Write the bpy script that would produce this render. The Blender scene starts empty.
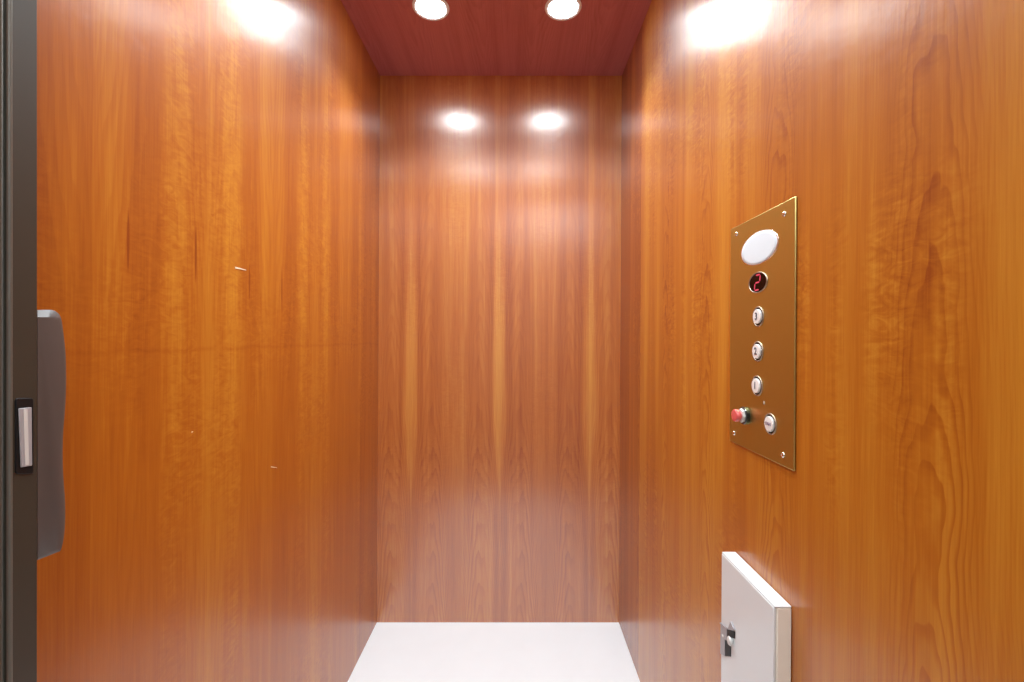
import bpy, bmesh, math, random
from mathutils import Vector, Matrix
random.seed(4)
C = bpy.context.scene.collection
SC = bpy.context.scene
PI = math.pi

# ------------------------------------------------------------------ place
F = 455.0                      # focal length in pixels of the 1024 px wide frame (16 mm lens)
VX, VY = 517.0, 339.0          # where the level view axis meets the frame
CAMZ = 1.09
YB = 1.75                      # back wall
YF = 0.335                     # front edge of the cab
ZC = 2.103                     # ceiling
XL, XR = -0.5328, 0.3974       # side walls at eye height (the cab leans a hair)
LEAN = 0.0058
XC = (XL + XR) / 2
def xl(z): return XL + LEAN * (z - CAMZ)
def xr(z): return XR + LEAN * (z - CAMZ)

# ------------------------------------------------------------------ object helpers
def link(name, bm, m, parent=None, smooth=False, auto=None, bevel=0, seg=2):
    bmesh.ops.recalc_face_normals(bm, faces=bm.faces)
    me = bpy.data.meshes.new(name)
    bm.to_mesh(me); bm.free()
    o = bpy.data.objects.new(name, me); C.objects.link(o)
    if m is not None:
        for mm in (m if isinstance(m, (list, tuple)) else [m]): me.materials.append(mm)
    if parent is not None:
        o.parent = parent
    if smooth or auto:
        for p in me.polygons: p.use_smooth = True
        if auto:
            me.set_sharp_from_angle(angle=math.radians(auto))
    if bevel:
        b = o.modifiers.new('edge', 'BEVEL'); b.width = bevel; b.segments = seg
        b.limit_method = 'ANGLE'; b.angle_limit = math.radians(40)
        b.harden_normals = False
    return o

def struct(name, bm, m, parent=None, **k):
    o = link(name, bm, m, parent, **k)
    if parent is None: o['kind'] = 'structure'
    return o

def thing(name, label, cat, loc=(0, 0, 0), group=None):
    o = bpy.data.objects.new(name, None); C.objects.link(o)
    o.location = loc; o.empty_display_size = 0.05
    o['label'] = label; o['category'] = cat
    if group: o['group'] = group
    return o

def box(bm, x0, x1, y0, y1, z0, z1):
    v = [bm.verts.new(p) for p in ((x0, y0, z0), (x1, y0, z0), (x1, y1, z0), (x0, y1, z0),
                                   (x0, y0, z1), (x1, y0, z1), (x1, y1, z1), (x0, y1, z1))]
    for f in ((0, 3, 2, 1), (4, 5, 6, 7), (0, 1, 5, 4), (1, 2, 6, 5), (2, 3, 7, 6), (3, 0, 4, 7)):
        bm.faces.new([v[i] for i in f])
    return v

def slab(pts8):
    bm = bmesh.new()
    v = [bm.verts.new(p) for p in pts8]
    for f in ((0, 3, 2, 1), (4, 5, 6, 7), (0, 1, 5, 4), (1, 2, 6, 5), (2, 3, 7, 6), (3, 0, 4, 7)):
        bm.faces.new([v[i] for i in f])
    return bm

def boxbm(*a):
    bm = bmesh.new(); box(bm, *a); return bm

def lathe(bm, prof, n=48, mat=None, sy=1.0, sz=1.0):
    """revolve (r, h) about local +Z; sy, sz scale the two radii"""
    rings = []
    for r, h in prof:
        if r < 1e-7:
            rings.append([bm.verts.new((0, 0, h))])
        else:
            rings.append([bm.verts.new((r * sy * math.cos(2 * PI * i / n), r * sz * math.sin(2 * PI * i / n), h)) for i in range(n)])
    for a, b in zip(rings, rings[1:]):
        for i in range(n):
            j = (i + 1) % n
            if len(a) == 1 and len(b) == 1: continue
            if len(a) == 1: bm.faces.new((a[0], b[i], b[j]))
            elif len(b) == 1: bm.faces.new((a[i], a[j], b[0]))
            else: bm.faces.new((a[i], a[j], b[j], b[i]))
    if mat is not None:
        bm.transform(mat)
    return bm

# ------------------------------------------------------------------ node helpers
class NT:
    def __init__(s, name):
        s.m = bpy.data.materials.new(name); s.m.use_nodes = True
        s.t = s.m.node_tree; s.t.nodes.clear()
        s.out = s.t.nodes.new('ShaderNodeOutputMaterial')
    def node(s, typ, ins=(), **props):
        n = s.t.nodes.new(typ)
        for k, v in props.items(): setattr(n, k, v)
        for k, v in (ins.items() if isinstance(ins, dict) else enumerate(ins)):
            if v is None: continue
            if isinstance(v, bpy.types.NodeSocket): s.t.links.new(v, n.inputs[k])
            else: n.inputs[k].default_value = v
        return n
    def math(s, op, a, b=None, c=None, clamp=False):
        n = s.node('ShaderNodeMath', [a, b, c], operation=op); n.use_clamp = clamp
        return n.outputs[0]
    def vec(s, x, y, z=0.0): return s.node('ShaderNodeCombineXYZ', [x, y, z]).outputs[0]
    def noise(s, v, scale=1.0, detail=3.0, rough=0.5, dist=0.0):
        n = s.node('ShaderNodeTexNoise', {'Vector': v, 'Scale': scale, 'Detail': detail, 'Roughness': rough, 'Distortion': dist})
        return n.outputs[0]
    def ramp(s, x, a, b, c=0.0, d=1.0, smooth=True):
        n = s.node('ShaderNodeMapRange', {'Value': x, 'From Min': a, 'From Max': b, 'To Min': c, 'To Max': d})
        n.interpolation_type = 'SMOOTHSTEP' if smooth else 'LINEAR'
        return n.outputs[0]
    def mix(s, f, a, b, blend='MIX'):
        n = s.t.nodes.new('ShaderNodeMix'); n.data_type = 'RGBA'; n.blend_type = blend
        for i, v in ((0, f), (6, a), (7, b)):
            if isinstance(v, bpy.types.NodeSocket): s.t.links.new(v, n.inputs[i])
            else: n.inputs[i].default_value = v if not isinstance(v, tuple) else (*v[:3], 1)
        return n.outputs[2]
    def bsdf(s, **k):
        n = s.t.nodes.new('ShaderNodeBsdfPrincipled')
        for key, v in k.items():
            key = key.replace('_', ' ')
            if isinstance(v, bpy.types.NodeSocket): s.t.links.new(v, n.inputs[key])
            else: n.inputs[key].default_value = (*v, 1) if isinstance(v, tuple) and len(v) == 3 else v
        s.t.links.new(n.outputs[0], s.out.inputs[0])
        return n

def srgb(r, g, b):
    f = lambda c: (c / 255 / 12.92) if c / 255 <= 0.04045 else ((c / 255 + 0.055) / 1.055) ** 2.4
    return (f(r), f(g), f(b))

# ------------------------------------------------------------------ cherry veneer
def veneer(name, u, v, L, off, dark, mid, light, seed, centre=0.45, rise=10.0, curve=1500.0,
           seam=0.0, arch=0.5, arch_lo=None, spear=None, curl=0.5, strip=None, streak=1.0, marks=None, rough=0.26,
           fine=0.75, sfreq=20.0, wfreq=2.2, line=(0.25, 0.92), local=None, band=None, wamp=5.0, ior=1.5):
    n = NT(name)
    co = n.node('ShaderNodeTexCoord').outputs['Object']
    sep = n.node('ShaderNodeSeparateXYZ', [co]).outputs
    U0 = sep['XYZ'.index(u)]; V = sep['XYZ'.index(v)]
    wob = n.noise(n.vec(n.math('MULTIPLY', U0, 5.0), n.math('MULTIPLY', V, 1.6), seed), detail=2.0)
    U = n.math('ADD', n.math('ADD', U0, off), n.math('MULTIPLY', n.math('SUBTRACT', wob, 0.5), 0.02))
    P = n.math('PINGPONG', U, L)
    leaf = n.math('FLOOR', n.math('DIVIDE', n.math('ADD', U0, off), L))
    tone = n.node('ShaderNodeTexWhiteNoise', {'W': n.math('ADD', leaf, seed)}, noise_dimensions='1D').outputs[0]
    # growth rings cut as cathedral arches
    q = n.math('SUBTRACT', P, centre * L)
    warp = n.noise(n.vec(n.math('MULTIPLY', P, 16.0), n.math('MULTIPLY', V, wfreq), seed + 3.0), detail=3.0)
    f = n.math('ADD', n.math('MULTIPLY', V, rise), n.math('MULTIPLY', n.math('MULTIPLY', q, q), curve))
    f = n.math('ADD', f, n.math('MULTIPLY', warp, wamp))
    t = n.math('FRACT', f)
    ring = n.math('MULTIPLY', n.ramp(t, *line), n.ramp(t, 0.93, 1.0, 1.0, 0.0))
    amp = n.noise(n.vec(n.math('MULTIPLY', P, 11.0), n.math('MULTIPLY', V, 0.9), seed + 8.0), detail=2.0)
    ring = n.math('MULTIPLY', ring, n.ramp(amp, 0.34, 0.66, 0.25, 1.0))
    if local:
        ring = n.math('MULTIPLY', ring, n.ramp(n.math('ABSOLUTE', q), local[0], local[1], 1.0, local[2]))
    if arch_lo:
        ring = n.math('MULTIPLY', ring, n.ramp(V, arch_lo[0], arch_lo[1], 1.0, 0.35))
    # broad colour streaks along the grain, mirrored from leaf to leaf
    st = n.noise(n.vec(n.math('MULTIPLY', P, sfreq), n.math('MULTIPLY', V, 0.55), seed + 1.5), detail=4.0, rough=0.6)
    st2 = n.noise(n.vec(n.math('MULTIPLY', U0, 90.0), n.math('MULTIPLY', V, 1.1), seed + 4.5), detail=3.0, rough=0.6)
    # fine pores
    pore = n.noise(n.vec(n.math('MULTIPLY', U0, 420.0), n.math('MULTIPLY', V, 9.0), seed), detail=2.0, rough=0.6)
    # curly figure across the grain
    cv = n.noise(n.vec(n.math('MULTIPLY', U0, 34.0), n.math('MULTIPLY', V, 75.0), seed + 6.0), detail=4.0, rough=0.6, dist=1.6)
    cm = n.noise(n.vec(n.math('MULTIPLY', P, 8.0), n.math('MULTIPLY', V, 2.0), seed + 7.0), detail=2.0)
    cu = n.math('MULTIPLY', n.math('SUBTRACT', cv, 0.5), n.ramp(cm, 0.42, 0.66))
    # sum to one lightness figure
    s = n.math('MULTIPLY', n.math('SUBTRACT', st, 0.5), 1.9 * streak)
    s = n.math('ADD', s, n.math('MULTIPLY', n.math('SUBTRACT', st2, 0.5), fine * streak))
    s = n.math('ADD', s, n.math('MULTIPLY', n.math('SUBTRACT', pore, 0.5), 0.42))
    s = n.math('ADD', s, n.math('MULTIPLY', cu, 1.5 * curl))
    s = n.math('ADD', s, n.math('MULTIPLY', n.math('SUBTRACT', tone, 0.5), 0.22))
    s = n.math('SUBTRACT', s, n.math('MULTIPLY', ring, arch))
    if spear:      # pale sapwood spears on the bookmatch axes: (half width, z bottom, z widest, z top, amount)
        hw, zb, zm, zt, am = spear
        wid = n.math('MULTIPLY', n.math('MULTIPLY', n.ramp(V, zb, zm), n.ramp(V, zm + 0.05, zt, 1.0, 0.55)), hw)
        d = n.math('DIVIDE', n.math('PINGPONG', n.math('ADD', U0, off), L), n.math('ADD', wid, 0.0005))
        d = n.math('MULTIPLY', d, n.ramp(st2, 0.3, 0.7, 1.25, 0.8))
        sp = n.math('MULTIPLY', n.ramp(d, 0.0, 1.0, 1.0, 0.0), n.ramp(V, zm + 0.15, zt + 0.2, 1.0, 0.25))
        s = n.math('ADD', s, n.math('MULTIPLY', sp, am))
    if strip:      # one darker strip: (u from, u to, amount)
        e = n.math('MULTIPLY', n.math('GREATER_THAN', U0, strip[0]), n.math('LESS_THAN', U0, strip[1]))
        s = n.math('SUBTRACT', s, n.math('MULTIPLY', e, strip[2]))
    if marks:      # dark gum streaks in the veneer: (u, v, half width, half length, amount)
        for (mu, mv, hu, hv, am) in marks:
            a = n.math('DIVIDE', n.math('SUBTRACT', U0, mu), hu)
            b = n.math('DIVIDE', n.math('SUBTRACT', V, mv), hv)
            r = n.math('ADD', n.math('MULTIPLY', a, a), n.math('MULTIPLY', b, b))
            s = n.math('SUBTRACT', s, n.math('MULTIPLY', n.ramp(r, 0.0, 1.0, 1.0, 0.0), am))
    if band:       # a faint darker line across the panel: (height, half width, amount)
        bw = n.noise(n.vec(n.math('MULTIPLY', U0, 9.0), 0.0, seed), detail=3.0)
        bz = n.math('ABSOLUTE', n.math('SUBTRACT', n.math('SUBTRACT', V, band[0]), n.math('MULTIPLY', n.math('SUBTRACT', bw, 0.5), 0.02)))
        s = n.math('SUBTRACT', s, n.math('MULTIPLY', n.ramp(bz, 0.0, band[1], 1.0, 0.0), band[2]))
    s = n.math('ADD', s, 0.5)
    col = n.mix(n.ramp(s, 0.0, 0.5, smooth=False), dark, mid)
    col = n.mix(n.ramp(s, 0.5, 1.0, smooth=False), col, light)
    # lacquer: faint orange peel
    h = n.noise(co, scale=28.0, detail=2.0)
    h2 = n.noise(n.vec(n.math('MULTIPLY', U0, 170.0), n.math('MULTIPLY', V, 12.0), seed), detail=2.0)
    hh = n.math('ADD', n.math('MULTIPLY', h, 0.7), n.math('ADD', n.math('MULTIPLY', h2, 0.4), n.math('MULTIPLY', pore, 0.06)))
    bump = n.node('ShaderNodeBump', {'Strength': 0.35, 'Distance': 0.0012, 'Height': hh}).outputs[0]
    # satin lacquer over the veneer: it scatters a little more across the grain than along it
    pb = n.bsdf(Base_Color=col, Roughness=0.5, IOR=1.5, Specular_IOR_Level=0.15, Normal=bump)
    tang = n.vec(*[1.0 if c == v else 0.0 for c in 'XYZ'])
    gl = n.node('ShaderNodeBsdfAnisotropic', {'Color': (1, 1, 1, 1), 'Roughness': rough, 'Anisotropy': 0.32, 'Rotation': 0.0, 'Normal': bump, 'Tangent': tang})
    gl.distribution = 'GGX'
    fr = n.node('ShaderNodeFresnel', {'IOR': ior, 'Normal': bump}).outputs[0]
    ms = n.node('ShaderNodeMixShader', [fr, pb.outputs[0], gl.outputs[0]])
    n.t.links.new(ms.outputs[0], n.out.inputs[0])
    return n.m

def flat(name, col, rough=0.5, metal=0.0, coat=0.0, spec=0.5, var=0.0, scale=20.0, stretch=None, bump=0.0, aniso=0.0):
    n = NT(name)
    co = n.node('ShaderNodeTexCoord').outputs['Object']
    if stretch: co = n.node('ShaderNodeVectorMath', [co, Vector(stretch)], operation='MULTIPLY').outputs[0]
    nz = n.noise(co, scale=scale, detail=4.0)
    c = n.mix(nz, tuple(x * (1 - var) for x in col), tuple(min(1, x * (1 + var)) for x in col))
    k = dict(Base_Color=c, Roughness=rough, Metallic=metal, Coat_Weight=coat, Specular_IOR_Level=spec, Anisotropic=aniso)
    if bump:
        k['Normal'] = n.node('ShaderNodeBump', {'Strength': bump, 'Distance': 0.001, 'Height': nz}).outputs[0]
    n.bsdf(**k)
    return n.m

def glow(name, col, strength, base=(0.8, 0.8, 0.8)):
    n = NT(name)
    n.bsdf(Base_Color=base, Roughness=0.3, Emission_Color=col, Emission_Strength=strength)
    return n.m

DK, MD, LT = srgb(150, 64, 16), srgb(190, 94, 30), srgb(216, 134, 52)
M = {}
M['wood_left'] = veneer('cherry_left', 'Y', 'Z', 0.21, 0.06, srgb(140, 62, 8), srgb(171, 93, 18), srgb(200, 133, 38), 2.0,
                        arch=0.10, curl=0.5, rise=5.0, curve=500.0, streak=0.7, fine=0.4, sfreq=11.0,
                        strip=(1.55, 2.0, 0.22), band=(1.073, 0.006, 0.10),
                        marks=[(0.6226, 1.225, 0.0028, 0.05, 0.7), (0.7537, 1.233, 0.0028, 0.06, 0.7),
                               (0.905, 1.205, 0.0034, 0.045, 0.5), (1.03, 1.20, 0.0036, 0.055, 0.55)])
M['wood_right'] = veneer('cherry_right', 'Y', 'Z', 0.26, 0.2125, srgb(140, 64, 7), srgb(174, 99, 19), srgb(202, 138, 42), 11.0,
                         arch=0.42, curl=0.85, rise=9.0, curve=1900.0, centre=0.5, streak=0.75, fine=0.45, sfreq=12.0,
                         wfreq=5.0, line=(0.45, 0.93), local=(0.022, 0.055, 0.18), strip=(1.465, 2.0, 0.40))  # the strip here is a darker flitch
M['wood_back'] = veneer('cherry_back', 'X', 'Z', 0.171, 0.0655 + 0.342 * 3, srgb(144, 64, 20), srgb(180, 100, 36), srgb(208, 142, 62), 5.0, ior=2.3, rough=0.265,
                        arch=0.34, arch_lo=(0.35, 0.95), curl=0.25, centre=0.44, rise=9.0, curve=1300.0, streak=0.7, line=(0.4, 0.93),
                        spear=(0.055, 0.38, 0.95, 1.45, 0.34))
M['wood_ceil'] = veneer('cherry_ceiling', 'X', 'Y', 0.2, 0.03 + 2.0, srgb(152, 76, 76), srgb(174, 97, 98), srgb(190, 112, 108), 17.0,
                        arch=0.2, curl=0.2, streak=0.6)
M['floor'] = flat('white_vinyl', (0.80, 0.86, 0.895), 0.45, spec=0.4, var=0.03, scale=9.0, bump=0.06)
M['bronze'] = flat('dark_bronze_paint', (0.036, 0.029, 0.020), 0.45, spec=0.5, var=0.05, scale=40)
M['bronze_light'] = flat('bronze_rib', (0.16, 0.16, 0.14), 0.35, metal=0.5, var=0.03)
M['groove'] = flat('dark_gasket', (0.02, 0.024, 0.016), 0.6)
M['handle'] = flat('satin_bronze_handle', (0.070, 0.060, 0.057), 0.42, metal=0.1, spec=0.8, var=0.05, scale=30)
M['black'] = flat('black_plastic', (0.008, 0.008, 0.009), 0.45, spec=0.25, var=0.05)
M['steel'] = flat('brushed_steel', (0.36, 0.35, 0.37), 0.3, metal=0.15, var=0.06, scale=60, stretch=(8, 8, 1))
M['chrome'] = flat('chrome', (0.82, 0.82, 0.82), 0.14, metal=1.0)
M['brass'] = flat('brushed_bronze', (0.60, 0.55, 0.20), 0.36, metal=1.0, var=0.05, scale=90, stretch=(1, 12, 1), aniso=0.4)
M['button'] = flat('white_button', (0.82, 0.80, 0.78), 0.3, coat=0.5, var=0.02)
M['ink'] = flat('dark_blue_ink', (0.035, 0.045, 0.07), 0.5)
M['ink_faint'] = flat('violet_ink', (0.22, 0.14, 0.20), 0.5)
M['display'] = flat('dark_red_window', (0.006, 0.0005, 0.001), 0.25, spec=0.1)
M['led'] = glow('red_led', (1.0, 0.10, 0.20), 0.42, base=(0.4, 0.03, 0.05))
M['lens'] = flat('opal_lens', (0.72, 0.83, 0.90), 0.4, coat=0.2, var=0.02)
M['red'] = flat('red_plastic', (0.72, 0.11, 0.11), 0.25, coat=0.8, var=0.05)
M['cabinet'] = flat('white_enamel', (0.72, 0.77, 0.79), 0.33, coat=0.25, var=0.02, scale=12)
M['cream'] = flat('cream_edge', (0.87, 0.84, 0.74), 0.4, var=0.03)
M['ring_dark'] = flat('dull_bronze_ring', (0.42, 0.34, 0.26), 0.4, metal=0.8)
M['gloss_black'] = flat('gloss_black', (0.015, 0.015, 0.016), 0.15, coat=0.6)
M['nickel'] = flat('pale_nickel', (0.66, 0.66, 0.64), 0.25, metal=0.15, spec=0.8)
M['trim_white'] = flat('lamp_trim', (0.75, 0.76, 0.78), 0.4, var=0.02)
M['ring'] = flat('satin_nickel_ring', (0.72, 0.72, 0.72), 0.3, metal=0.9)
M['lamp'] = glow('lamp_glow', (0.92, 0.98, 1.0), 66.0)
M['hall_wall'] = flat('hall_plaster', (0.60, 0.56, 0.54), 0.8, var=0.02)
M['hall_floor'] = flat('hall_floor_tile', (0.32, 0.26, 0.21), 0.5, var=0.1, scale=6)
M['hall_lamp'] = glow('hall_lamp_glow', (0.97, 0.97, 1.0), 9.0)
M['speck'] = flat('scratch', (0.85, 0.70, 0.50), 0.6)

# ------------------------------------------------------------------ the cab
T = 0.03
def side_wall(fx, sgn):
    a = lambda y, z: (fx(z), y, z)
    b = lambda y, z: (fx(z) + sgn * T, y, z)
    z0, z1 = -0.0, ZC
    return slab([a(YF, z0), b(YF, z0), b(YB, z0), a(YB, z0), a(YF, z1), b(YF, z1), b(YB, z1), a(YB, z1)])
struct('wall_left', side_wall(xl, -1), M['wood_left'])
struct('wall_right', side_wall(xr, 1), M['wood_right'])
struct('wall_back', boxbm(XL - 0.06, XR + 0.06, YB, YB + T, 0.0, ZC), M['wood_back'])
struct('ceiling', boxbm(XL - 0.06, XR + 0.06, YF, YB + T, ZC, ZC + T), M['wood_ceil'])
struct('floor', boxbm(XL - 0.06, XR + 0.06, YF, YB + T, -0.03, 0.0), M['floor'])

# a few scuffs on the lacquer of the left wall
def scuff(px, py, dpx, dpy, w):
    bm = bmesh.new()
    def P(x, y, e=0.0004):
        Y = (XL) * F / (x - VX); Z = CAMZ + (VY - y) * Y / F
        return Vector((xl(Z) + e, Y, Z))
    a, b = P(px, py), P(px + dpx, py + dpy)
    d = (b - a).normalized(); s = d.cross(Vector((1, 0, 0))) * w / 2
    vs = [a - s, b - s * 0.4, b + s * 0.4, a + s]
    lo = [bm.verts.new(v) for v in vs]; hi = [bm.verts.new(v + Vector((0.0003, 0, 0))) for v in vs]
    bm.faces.new(lo); bm.faces.new(hi)
    for i in range(4): bm.faces.new((lo[i], lo[(i + 1) % 4], hi[(i + 1) % 4], hi[i]))
    return bm
WL = bpy.data.objects['wall_left']
for k, a in enumerate([(234.5, 267.5, 11, 2.6, 0.0032), (271.5, 466.8, 6, 0.9, 0.0018), (191.8, 432.2, 1.4, -0.8, 0.0024)]):
    link('scratch', scuff(*a), M['speck'], WL)

# ------------------------------------------------------------------ the landing behind the camera
HY, HX0, HX1, HZ = -2.6, -1.3, 1.3, 2.45
struct('floor_hall', boxbm(HX0, HX1, HY, YF - 0.012, -0.03, -0.002), M['hall_floor'])
struct('ceiling_hall', boxbm(HX0, HX1, HY, YF - 0.15, HZ, HZ + 0.03), M['hall_wall'])
struct('wall_hall_left', boxbm(HX0 - 0.03, HX0, HY, YF - 0.15, 0, HZ), M['hall_wall'])
struct('wall_hall_right', boxbm(HX1, HX1 + 0.03, HY, YF - 0.15, 0, HZ), M['hall_wall'])
struct('wall_hall_back', boxbm(HX0, HX1, HY - 0.03, HY, 0, HZ), M['hall_wall'])
bm = bmesh.new()
box(bm, HX0, -0.565, YF - 0.15, YF - 0.03, 0, HZ)
box(bm, 0.47, HX1, YF - 0.15, YF - 0.03, 0, HZ)
box(bm, -0.565, 0.47, YF - 0.15, YF - 0.03, 2.04, HZ)
struct('wall_front', bm, M['hall_wall'])
struct('trim_1', boxbm(XL - 0.03, XR + 0.05, YF - 0.03, YF + 0.0, 2.04, ZC), M['bronze'])
def hall_light(label, x, y, w, d):
    hl = thing('hall_light', label, 'light', (x, y, HZ), 'ceiling lights of the landing')
    link('frame', boxbm(-w - 0.02, w + 0.02, -d - 0.02, d + 0.02, -0.02, -0.0005), M['hall_wall'], hl)
    link('diffuser', boxbm(-w, w, -d, d, -0.026, -0.0205), M['hall_lamp'], hl)
hall_light('added unseen light panel above the landing in front of the cab doorway', 0.0, -0.45, 0.40, 0.40)  # added lamp, hidden behind the lintel, to brighten the cabinet front
hall_light('white ceiling light panel deep in the landing outside the cab', 0.34, -1.75, 0.26, 0.55)

# ------------------------------------------------------------------ ceiling lights
LX = [-0.263, 0.141]; LY = [1.39, 0.78]
def ceiling_light(label, x, y):
    t = thing('ceiling_light', label, 'light', (x, y, ZC), 'round ceiling lights of the cab')
    down = Matrix.Scale(-1, 4, (0, 0, 1))
    bm = lathe(bmesh.new(), [(0.042, 0.0002), (0.042, 0.0015), (0.0465, 0.0030), (0.052, 0.0036), (0.0545, 0.0028), (0.0560, 0.0002)], 64, down)
    link('trim_ring', bm, M['trim_white'], t, smooth=True)
    prof = [(0.0415, 0.0004)] + [(0.0415 * math.cos(a), 0.0025 + 0.0038 * math.sin(a)) for a in [i * PI / 2 / 8 for i in range(9)]]
    prof[-1] = (0, prof[-1][1])
    link('lens', lathe(bmesh.new(), prof, 48, down), M['lamp'], t, smooth=True)
    return t
ceiling_light('round white ceiling light by the back wall, on the left wall side', LX[0], LY[0])
ceiling_light('round white ceiling light by the back wall, on the control panel side', LX[1], LY[0])
ceiling_light('round white ceiling light above the cab doorway, on the left wall side', LX[0], LY[1])
ceiling_light('round white ceiling light above the cab doorway, on the control panel side', LX[1], LY[1])
for y in LY:
    for x in LX:
        l = bpy.data.lights.new('downlight', 'SPOT'); l.energy = 27.5; l.spot_size = math.radians(130); l.spot_blend = 1.0
        l.shadow_soft_size = 0.04; l.color = (0.86, 0.96, 1.0)
        o = bpy.data.objects.new('downlight', l); C.objects.link(o); o.location = (x, y, ZC - 0.06)

# ------------------------------------------------------------------ control panel on the right wall
PT = 0.003
PX = XR + LEAN * 0.0            # wall plane near the panel
pan = thing('control_panel', 'brushed bronze elevator control panel with numbered buttons on the right wall', 'control panel', (xr(0.902), 0.744, 0.902))
pan.rotation_euler = (0, math.atan(LEAN), 0)
PY = 0.744
# local frame: x out of wall is -X ; along wall Y ; up Z
def pl(px, py):
    """panel point (local y, z) seen at a pixel"""
    X = XR - PT
    Y = X * F / (px - VX)
    return Y - PY, CAMZ + (VY - py) * Y / F - 0.902
def onface(dy, dz, h=0.0):
    """frame whose +Z leaves the plate, +X runs towards the door, +Y up"""
    return Matrix.Translation((-PT - h, dy, dz)) @ Matrix(((0, 0, -1, 0), (-1, 0, 0, 0), (0, 1, 0, 0), (0, 0, 0, 1)))
H = 0.391
bm = boxbm(-PT, -0.0004, -0.0975, 0.0985, 0.0, H)
link('faceplate', bm, M['brass'], pan, auto=30, bevel=0.0010, seg=2)
for px, py in ((736, 234), (783.5, 214), (734.6, 433), (783.6, 455)):
    y, z = pl(px, py)
    bm = lathe(bmesh.new(), [(0.0042, 0.0), (0.004, 0.0010), (0.0028, 0.0019), (0.0010, 0.0022), (0.0010, 0.0012), (0, 0.0012)], 20, onface(y, z))
    link('screw', bm, M['chrome'], pan, smooth=True)
# oval light
y, z = pl(757.9, 248.1)
bm = lathe(bmesh.new(), [(1.0, 0.0), (1.0, 0.0003), (0.985, 0.0007), (0.955, 0.0005)], 64, onface(y, z), 0.0580, 0.0276)
o = link('light_lens', lathe(bmesh.new(), [(0.962, 0.0), (0.957, 0.0005), (0.8, 0.0007), (0, 0.0009)], 64, onface(y, z), 0.0580, 0.0276), M['lens'], pan, smooth=True)
o['label'] = 'white oval emergency light'
link('bezel', bm, M['chrome'], o, smooth=True)
# floor display
y, z = pl(757.7, 282.5)
o = link('floor_display', lathe(bmesh.new(), [(1.0, 0.0), (0.98, 0.0008), (0, 0.0010)], 48, onface(y, z), 0.0265, 0.0157), M['display'], pan, auto=40)
o['label'] = 'dark oval display showing a red 2'
link('bezel', lathe(bmesh.new(), [(1.10, 0.0), (1.09, 0.0012), (1.04, 0.0017), (1.0, 0.0010), (0.99, 0.0002)], 48, onface(y, z), 0.0265, 0.0157), M['ring_dark'], o, smooth=True)
mt = onface(y, z, 0.0010)
bm = bmesh.new()
w, h, s = 0.0072, 0.0122, 0.0012
def seg(x0, y0, x1, y1):
    d = Vector((x1 - x0, y1 - y0, 0)); L_ = d.length; d.normalize(); n_ = Vector((-d.y, d.x, 0)) * s
    a, b = Vector((x0, y0, 0)) + d * 0.0012, Vector((x1, y1, 0)) - d * 0.0012
    pts = [a, a + d * s + n_, b - d * s + n_, b, b - d * s - n_, a + d * s - n_]
    pts = [Vector((p.x + 0.16 * p.y, p.y, 0)) for p in pts]
    lo = [bm.verts.new(p) for p in pts]; hi = [bm.verts.new(p + Vector((0, 0, 0.0004))) for p in pts]
    bm.faces.new(lo); bm.faces.new(hi)
    for i in range(6): bm.faces.new((lo[i], lo[(i + 1) % 6], hi[(i + 1) % 6], hi[i]))
for a in ((-w, h, w, h), (w, h, w, 0), (-w, 0, w, 0), (-w, -h, -w, 0), (-w, -h, w, -h)): seg(*a)
bm.transform(mt); link('digit', bm, M['led'], o)

def letters(name, txt, size, m, mt, parent, depth=0.0003):
    cu = bpy.data.curves.new(name, 'FONT'); cu.body = txt; cu.size = size
    cu.align_x = 'CENTER'; cu.align_y = 'CENTER'; cu.extrude = depth; cu.offset = size * 0.012; cu.resolution_u = 4
    ob = bpy.data.objects.new(name, cu); C.objects.link(ob)
    dg = bpy.context.evaluated_depsgraph_get(); dg.update()
    me = bpy.data.meshes.new_from_object(ob.evaluated_get(dg))
    bpy.data.objects.remove(ob); bpy.data.curves.remove(cu)
    me.transform(mt); me.name = name
    me.materials.clear(); me.materials.append(m)
    o2 = bpy.data.objects.new(name, me); C.objects.link(o2); o2.parent = parent
    return o2

def button(px, py, label, txt, size, ink):
    y, z = pl(px, py)
    prof = [(0.0120, 0.0), (0.0120, 0.0026), (0.0112, 0.0034), (0.006, 0.0038), (0, 0.0039)]
    o = link('call_button', lathe(bmesh.new(), prof, 40, onface(y, z)), M['button'], pan, auto=40)
    o['label'] = label
    link('ring', lathe(bmesh.new(), [(0.0168, 0.0), (0.0166, 0.0011), (0.0156, 0.0014), (0.0146, 0.0010), (0.0146, 0.0003)], 40, onface(y, z)), M['ring_dark'], o, smooth=True)
    link('gap', lathe(bmesh.new(), [(0.0146, 0.0), (0.0146, 0.0003), (0.0121, 0.0003)], 40, onface(y, z)), M['black'], o)
    if txt:
        letters('numeral' if txt.isdigit() else 'lettering', txt, size, ink, onface(y, z, 0.0040), o)
button(758.3, 316.6, 'round white button numbered 3', '3', 0.0165, M['ink'])
button(757.9, 351.4, 'round white button numbered 2', '2', 0.0165, M['ink'])
button(757.5, 385.8, 'round white button numbered 1', '1', 0.0165, M['ink'])
button(771.0, 424.0, 'round white button with faint lettering', 'FAN', 0.0075, M['ink_faint'])
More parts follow.
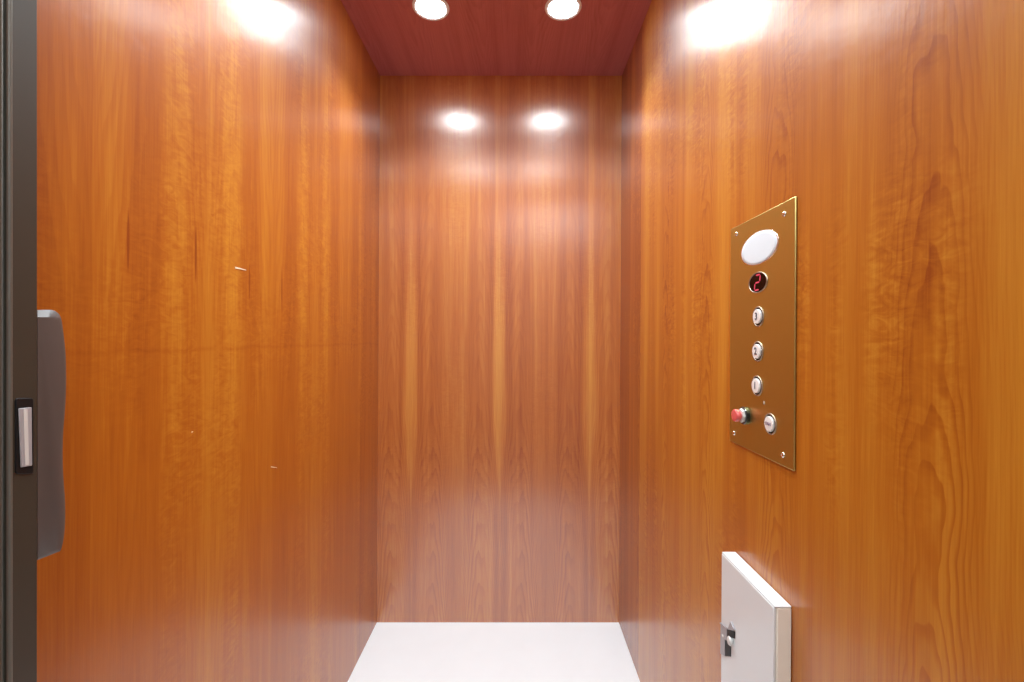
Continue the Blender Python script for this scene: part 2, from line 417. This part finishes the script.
# pull knob
y, z = pl(746.3, 415.6)
prof = [(0, 0.0100), (0.0068, 0.0100), (0.0068, 0.0125), (0.0098, 0.0128), (0.0108, 0.0140), (0.0108, 0.0190), (0.0099, 0.0205), (0.006, 0.0211), (0, 0.0213)]
kn = link('stop_knob', lathe(bmesh.new(), prof, 40, onface(y, z)), M['red'], pan, auto=35)
kn['label'] = 'red pull knob'
link('collar', lathe(bmesh.new(), [(0.0152, 0.0), (0.0152, 0.0050), (0.0142, 0.0064), (0.0120, 0.0066), (0.0120, 0.0055)], 40, onface(y, z)), M['gloss_black'], kn, auto=30)
link('nut', lathe(bmesh.new(), [(0.0124, 0.0050), (0.0124, 0.0085), (0.0112, 0.0098), (0.0085, 0.0102), (0.0062, 0.0102)], 8, onface(y, z)), M['nickel'], kn, auto=30)
link('shaft', lathe(bmesh.new(), [(0.0066, 0.0075), (0.0066, 0.0130), (0, 0.0130)], 24, onface(y, z)), M['black'], kn, smooth=True)
# small engraved tick over the last button
y, z = pl(764.5, 402.8)
bm = boxbm(-0.0012, 0.0012, -0.0026, 0.0026, 0, 0.0004); bm.transform(onface(y, z))
link('engraved_mark', bm, M['nickel'], pan)

# ------------------------------------------------------------------ white flap cabinet low on the right wall
CY0, CY1, CZ0, CZ1, CT = 0.653, 0.8210, 0.44, 0.7034, 0.0258
cab = thing('wall_cabinet', 'shallow white metal cabinet with a black latch low on the right wall', 'cabinet', (xr(CZ0) - 0.0003, CY0, CZ0))
cab.rotation_euler = (0, math.atan(LEAN), 0)
wd, ht = CY1 - CY0, CZ1 - CZ0
link('body', boxbm(-CT + 0.004, -0.0005, 0.0, wd, 0, ht), M['cream'], cab, auto=30, bevel=0.0015)
dr = link('door', boxbm(-CT, -CT + 0.0038, 0.0015, wd, 0, ht), M['cabinet'], cab, auto=30, bevel=0.0014, seg=3)
link('lid_edge', boxbm(-CT + 0.0006, -0.0005, 0.0, wd, ht + 0.0002, ht + 0.0030), M['cabinet'], cab, auto=30, bevel=0.0012)
# latch, built in the frame of the door face: +X towards the doorway, +Y up, +Z out of the face
def ondoor(yw, zw, h=0.0):
    return Matrix.Translation((-CT - h, yw - CY0, zw - CZ0)) @ Matrix(((0, 0, -1, 0), (-1, 0, 0, 0), (0, 1, 0, 0), (0, 0, 0, 1)))
def prism(pts, h0, h1, mt):
    bm = bmesh.new()
    lo = [bm.verts.new((a, b, h0)) for a, b in pts]; hi = [bm.verts.new((a, b, h1)) for a, b in pts]
    bm.faces.new(lo); bm.faces.new(hi)
    n_ = len(pts)
    for i in range(n_): bm.faces.new((lo[i], lo[(i + 1) % n_], hi[(i + 1) % n_], hi[i]))
    bm.transform(mt); return bm
LZ = 0.556
la = link('latch', prism([(-0.011, 0.006), (-0.003, 0.010), (-0.003, 0.027), (0.024, 0.040), (0.024, 0.028), (0.010, 0.021), (0.010, -0.012), (-0.011, -0.026)], 0.0, 0.0012, ondoor(0.792, LZ)), M['black'], cab, auto=30, bevel=0.0006)
la['label'] = 'black and chrome latch'
def sub(name, bm, m, **k):
    o = link(name, bm, m, la, **k); return o
sub('latch_plate', prism([(-0.0285, 0.020), (-0.004, 0.026), (-0.004, 0.006), (-0.0115, 0.003), (-0.0115, -0.026), (-0.0285, -0.034)], 0.0, 0.0015, ondoor(0.792, LZ)), M['steel'], auto=30, bevel=0.0006)
sub('latch_lever', prism([(-0.0285, 0.023), (-0.004, 0.029), (0.004, 0.034), (0.012, 0.050), (0.024, 0.044), (0.024, 0.041), (-0.004, 0.0265), (-0.0285, 0.0205)], 0.0, 0.0030, ondoor(0.792, LZ)), M['steel'], auto=30, bevel=0.0006)
bm = lathe(bmesh.new(), [(0.0040, 0.0005), (0.0040, 0.003), (0.0068, 0.0038), (0.0076, 0.0055), (0.0060, 0.0075), (0, 0.008)], 28, ondoor(0.777, 0.574))
sub('latch_knob', bm, M['nickel'], smooth=True)
bm = lathe(bmesh.new(), [(0.0032, 0.001), (0.0030, 0.0022), (0.0015, 0.0028), (0, 0.003)], 20, ondoor(0.811, 0.560))
sub('latch_rivet', bm, M['nickel'], smooth=True)

# ------------------------------------------------------------------ folded gate at the left of the doorway
GY = 0.44
GX = -0.490      # plane of the gate's leading edge, which faces across the doorway
gate = thing('folding_gate', 'dark bronze folding gate with moulded pull handle, stacked open left of the doorway', 'gate', (GX, GY, 0.006))
GH = 2.025
def gs(px, py, X=GX):
    """(y, z) on the leading edge plane seen at a pixel, in the gate's frame"""
    Y = -X * F / (VX - px)
    return Y - GY, CAMZ + (VY - py) * Y / F - 0.006
y10 = gs(10.2, 0)[0]; y37 = gs(37.4, 0)[0]
YP = y10 + GY
xf = lambda px: (px - VX) * YP / F - GX          # local x on the front face
link('post', boxbm(xf(7.6), 0.0, y10, y37, 0, GH), M['bronze'], gate, auto=30, bevel=0.0008, seg=3)
bm = bmesh.new()
lathe(bm, [(0, 0), (0.0020, 0), (0.0020, GH), (0, GH)], 20, Matrix.Translation(((xf(7.0) + xf(10.2)) / 2, y10 + 0.0009, 0)))
link('rib', bm, M['bronze_light'], gate, auto=40)
link('gasket', boxbm(xf(2.0), xf(7.6) + 0.0003, y10 + 0.002, y37 - 0.002, 0, GH), M['groove'], gate)
for k in range(2):
    xa = xf(1.8) - 0.011 * k
    link('folded_panel', boxbm(xa - 0.010, xa, y10 + 0.0005, y37 - 0.001, 0.004, GH - 0.004), M['bronze_light'] if k == 0 else M['bronze'], gate, auto=30, bevel=0.001)
# pull handle: a moulded bar standing into the cab from the inner face of the post
def smooth_closed(pts, n=6, sharp=()):
    out = []
    N = len(pts)
    for i in range(N):
        p0, p1, p2, p3 = (Vector(pts[(i + j - 1) % N]) for j in range(4))
        if i in sharp: p0 = p1 - (p2 - p1) * 0.3
        if (i + 1) % N in sharp: p3 = p2 + (p2 - p1) * 0.3
        for k in range(n):
            t = k / n
            out.append(0.5 * ((2 * p1) + (-p0 + p2) * t + (2 * p0 - 5 * p1 + 4 * p2 - p3) * t * t + (-p0 + 3 * p1 - 3 * p2 + p3) * t ** 3))
    return out
outl = [(37.5, 560.0), (37.5, 435.0), (37.5, 310.3), (50, 309.8), (56.5, 312.0), (60.8, 317.5), (63, 330), (65.4, 352), (66.2, 378), (65.3, 405),
        (63.3, 430), (62.6, 452), (63.2, 475), (64.9, 498), (65.2, 518), (64.0, 536), (61.0, 549.5), (57.8, 552.0)]
outl = smooth_closed(outl, 5, sharp=(0, 1, 2, 17))
inn = []
for p in outl:
    x, y = p
    xi = min(x, x - 2.6 * min(1, max(0, (x - 50) / 10)))
    yi = max(y, 317.0 + 0.02 * (x - 37)) if y < 330 else y     # the head is chamfered towards the ceiling, the tail towards the floor
    if y > 545: yi = y - 2.2
    inn.append((xi, yi))
bm = bmesh.new()
def gv(p, dx):
    y, z = gs(p[0], p[1], GX + max(dx, -0.006)); return bm.verts.new((dx, y, z))
fr = [gv(p, 0.0) for p in inn]
def chamfer(p):
    if p[1] > 540: return -0.0018
    return -0.0034 - 0.0023 * max(0.0, min(1.0, (330 - p[1]) / 14))
mid = [gv(p, chamfer(p)) for p in outl]; bk = [gv(p, -0.016) for p in outl]
bm.faces.new(fr); bm.faces.new(bk)
nn = len(fr)
for i in range(nn):
    j = (i + 1) % nn
    bm.faces.new((fr[i], fr[j], mid[j], mid[i])); bm.faces.new((mid[i], mid[j], bk[j], bk[i]))
hd = link('pull_handle', bm, M['handle'], gate, auto=35)
hd['label'] = 'brown moulded pull handle'
# magnetic strike in the leading edge
def side_prism(pts, x0, x1):
    bm = bmesh.new()
    lo = [bm.verts.new((x0, a, b)) for a, b in pts]; hi = [bm.verts.new((x1, a, b)) for a, b in pts]
    bm.faces.new(lo); bm.faces.new(hi)
    for i in range(len(pts)):
        j = (i + 1) % len(pts); bm.faces.new((lo[i], lo[j], hi[j], hi[i]))
    return bm
def rrect(px0, px1, py0, py1, r, n=5):
    pts = []
    for cx, cy, a0 in ((px1 - r, py0 + r, 0), (px0 + r, py0 + r, 90), (px0 + r, py1 - r, 180), (px1 - r, py1 - r, 270)):
        for k in range(n + 1):
            a = math.radians(a0 + 90 * k / n); pts.append(gs(cx + r * math.cos(a), cy - r * math.sin(a)))
    return pts
st = link('strike_housing', side_prism(rrect(14.8, 32.6, 398, 474, 2.4), -0.004, 0.0012), M['black'], gate, auto=40, bevel=0.0006)
st['label'] = 'black strike with a silver bar'
a = [gs(16.6, 408.5), gs(29.6, 407.2), gs(30.2, 465.5), gs(18.8, 467.5)]
link('strike_bar', side_prism(a, 0.0012, 0.0024), M['steel'], st, auto=40, bevel=0.0006)
a = [gs(20.8, 409.5), gs(25.0, 409.2), gs(26.4, 465), gs(22.6, 465.4)]
link('strike_bar_groove', side_prism(a, 0.0024, 0.0027), M['nickel'], st)

# ------------------------------------------------------------------ camera, world, view
cam = bpy.data.cameras.new('camera'); co = bpy.data.objects.new('camera', cam); C.objects.link(co)
cam.sensor_width = 36.0; cam.lens = 36.0 * F / 1024.0; cam.clip_start = 0.02
cam.shift_x = -(VX - 512.0) / 1024.0; cam.shift_y = (VY - 341.0) / 1024.0
co.location = (0, 0, CAMZ); co.rotation_euler = (PI / 2, 0, 0)
SC.camera = co
w = bpy.data.worlds.new('world'); SC.world = w; w.use_nodes = True
w.node_tree.nodes['Background'].inputs[0].default_value = (0.8, 0.85, 1, 1)
w.node_tree.nodes['Background'].inputs[1].default_value = 0.05
SC.view_settings.view_transform = 'Standard'; SC.view_settings.look = 'None'
SC.view_settings.gamma = 1.0; SC.view_settings.use_curve_mapping = False
SC.view_settings.exposure = 0.0
SC.cycles.max_bounces = 10; SC.cycles.diffuse_bounces = 8; SC.cycles.glossy_bounces = 5
SC.cycles.sample_clamp_indirect = 6.0
SC.cycles.use_denoising = True
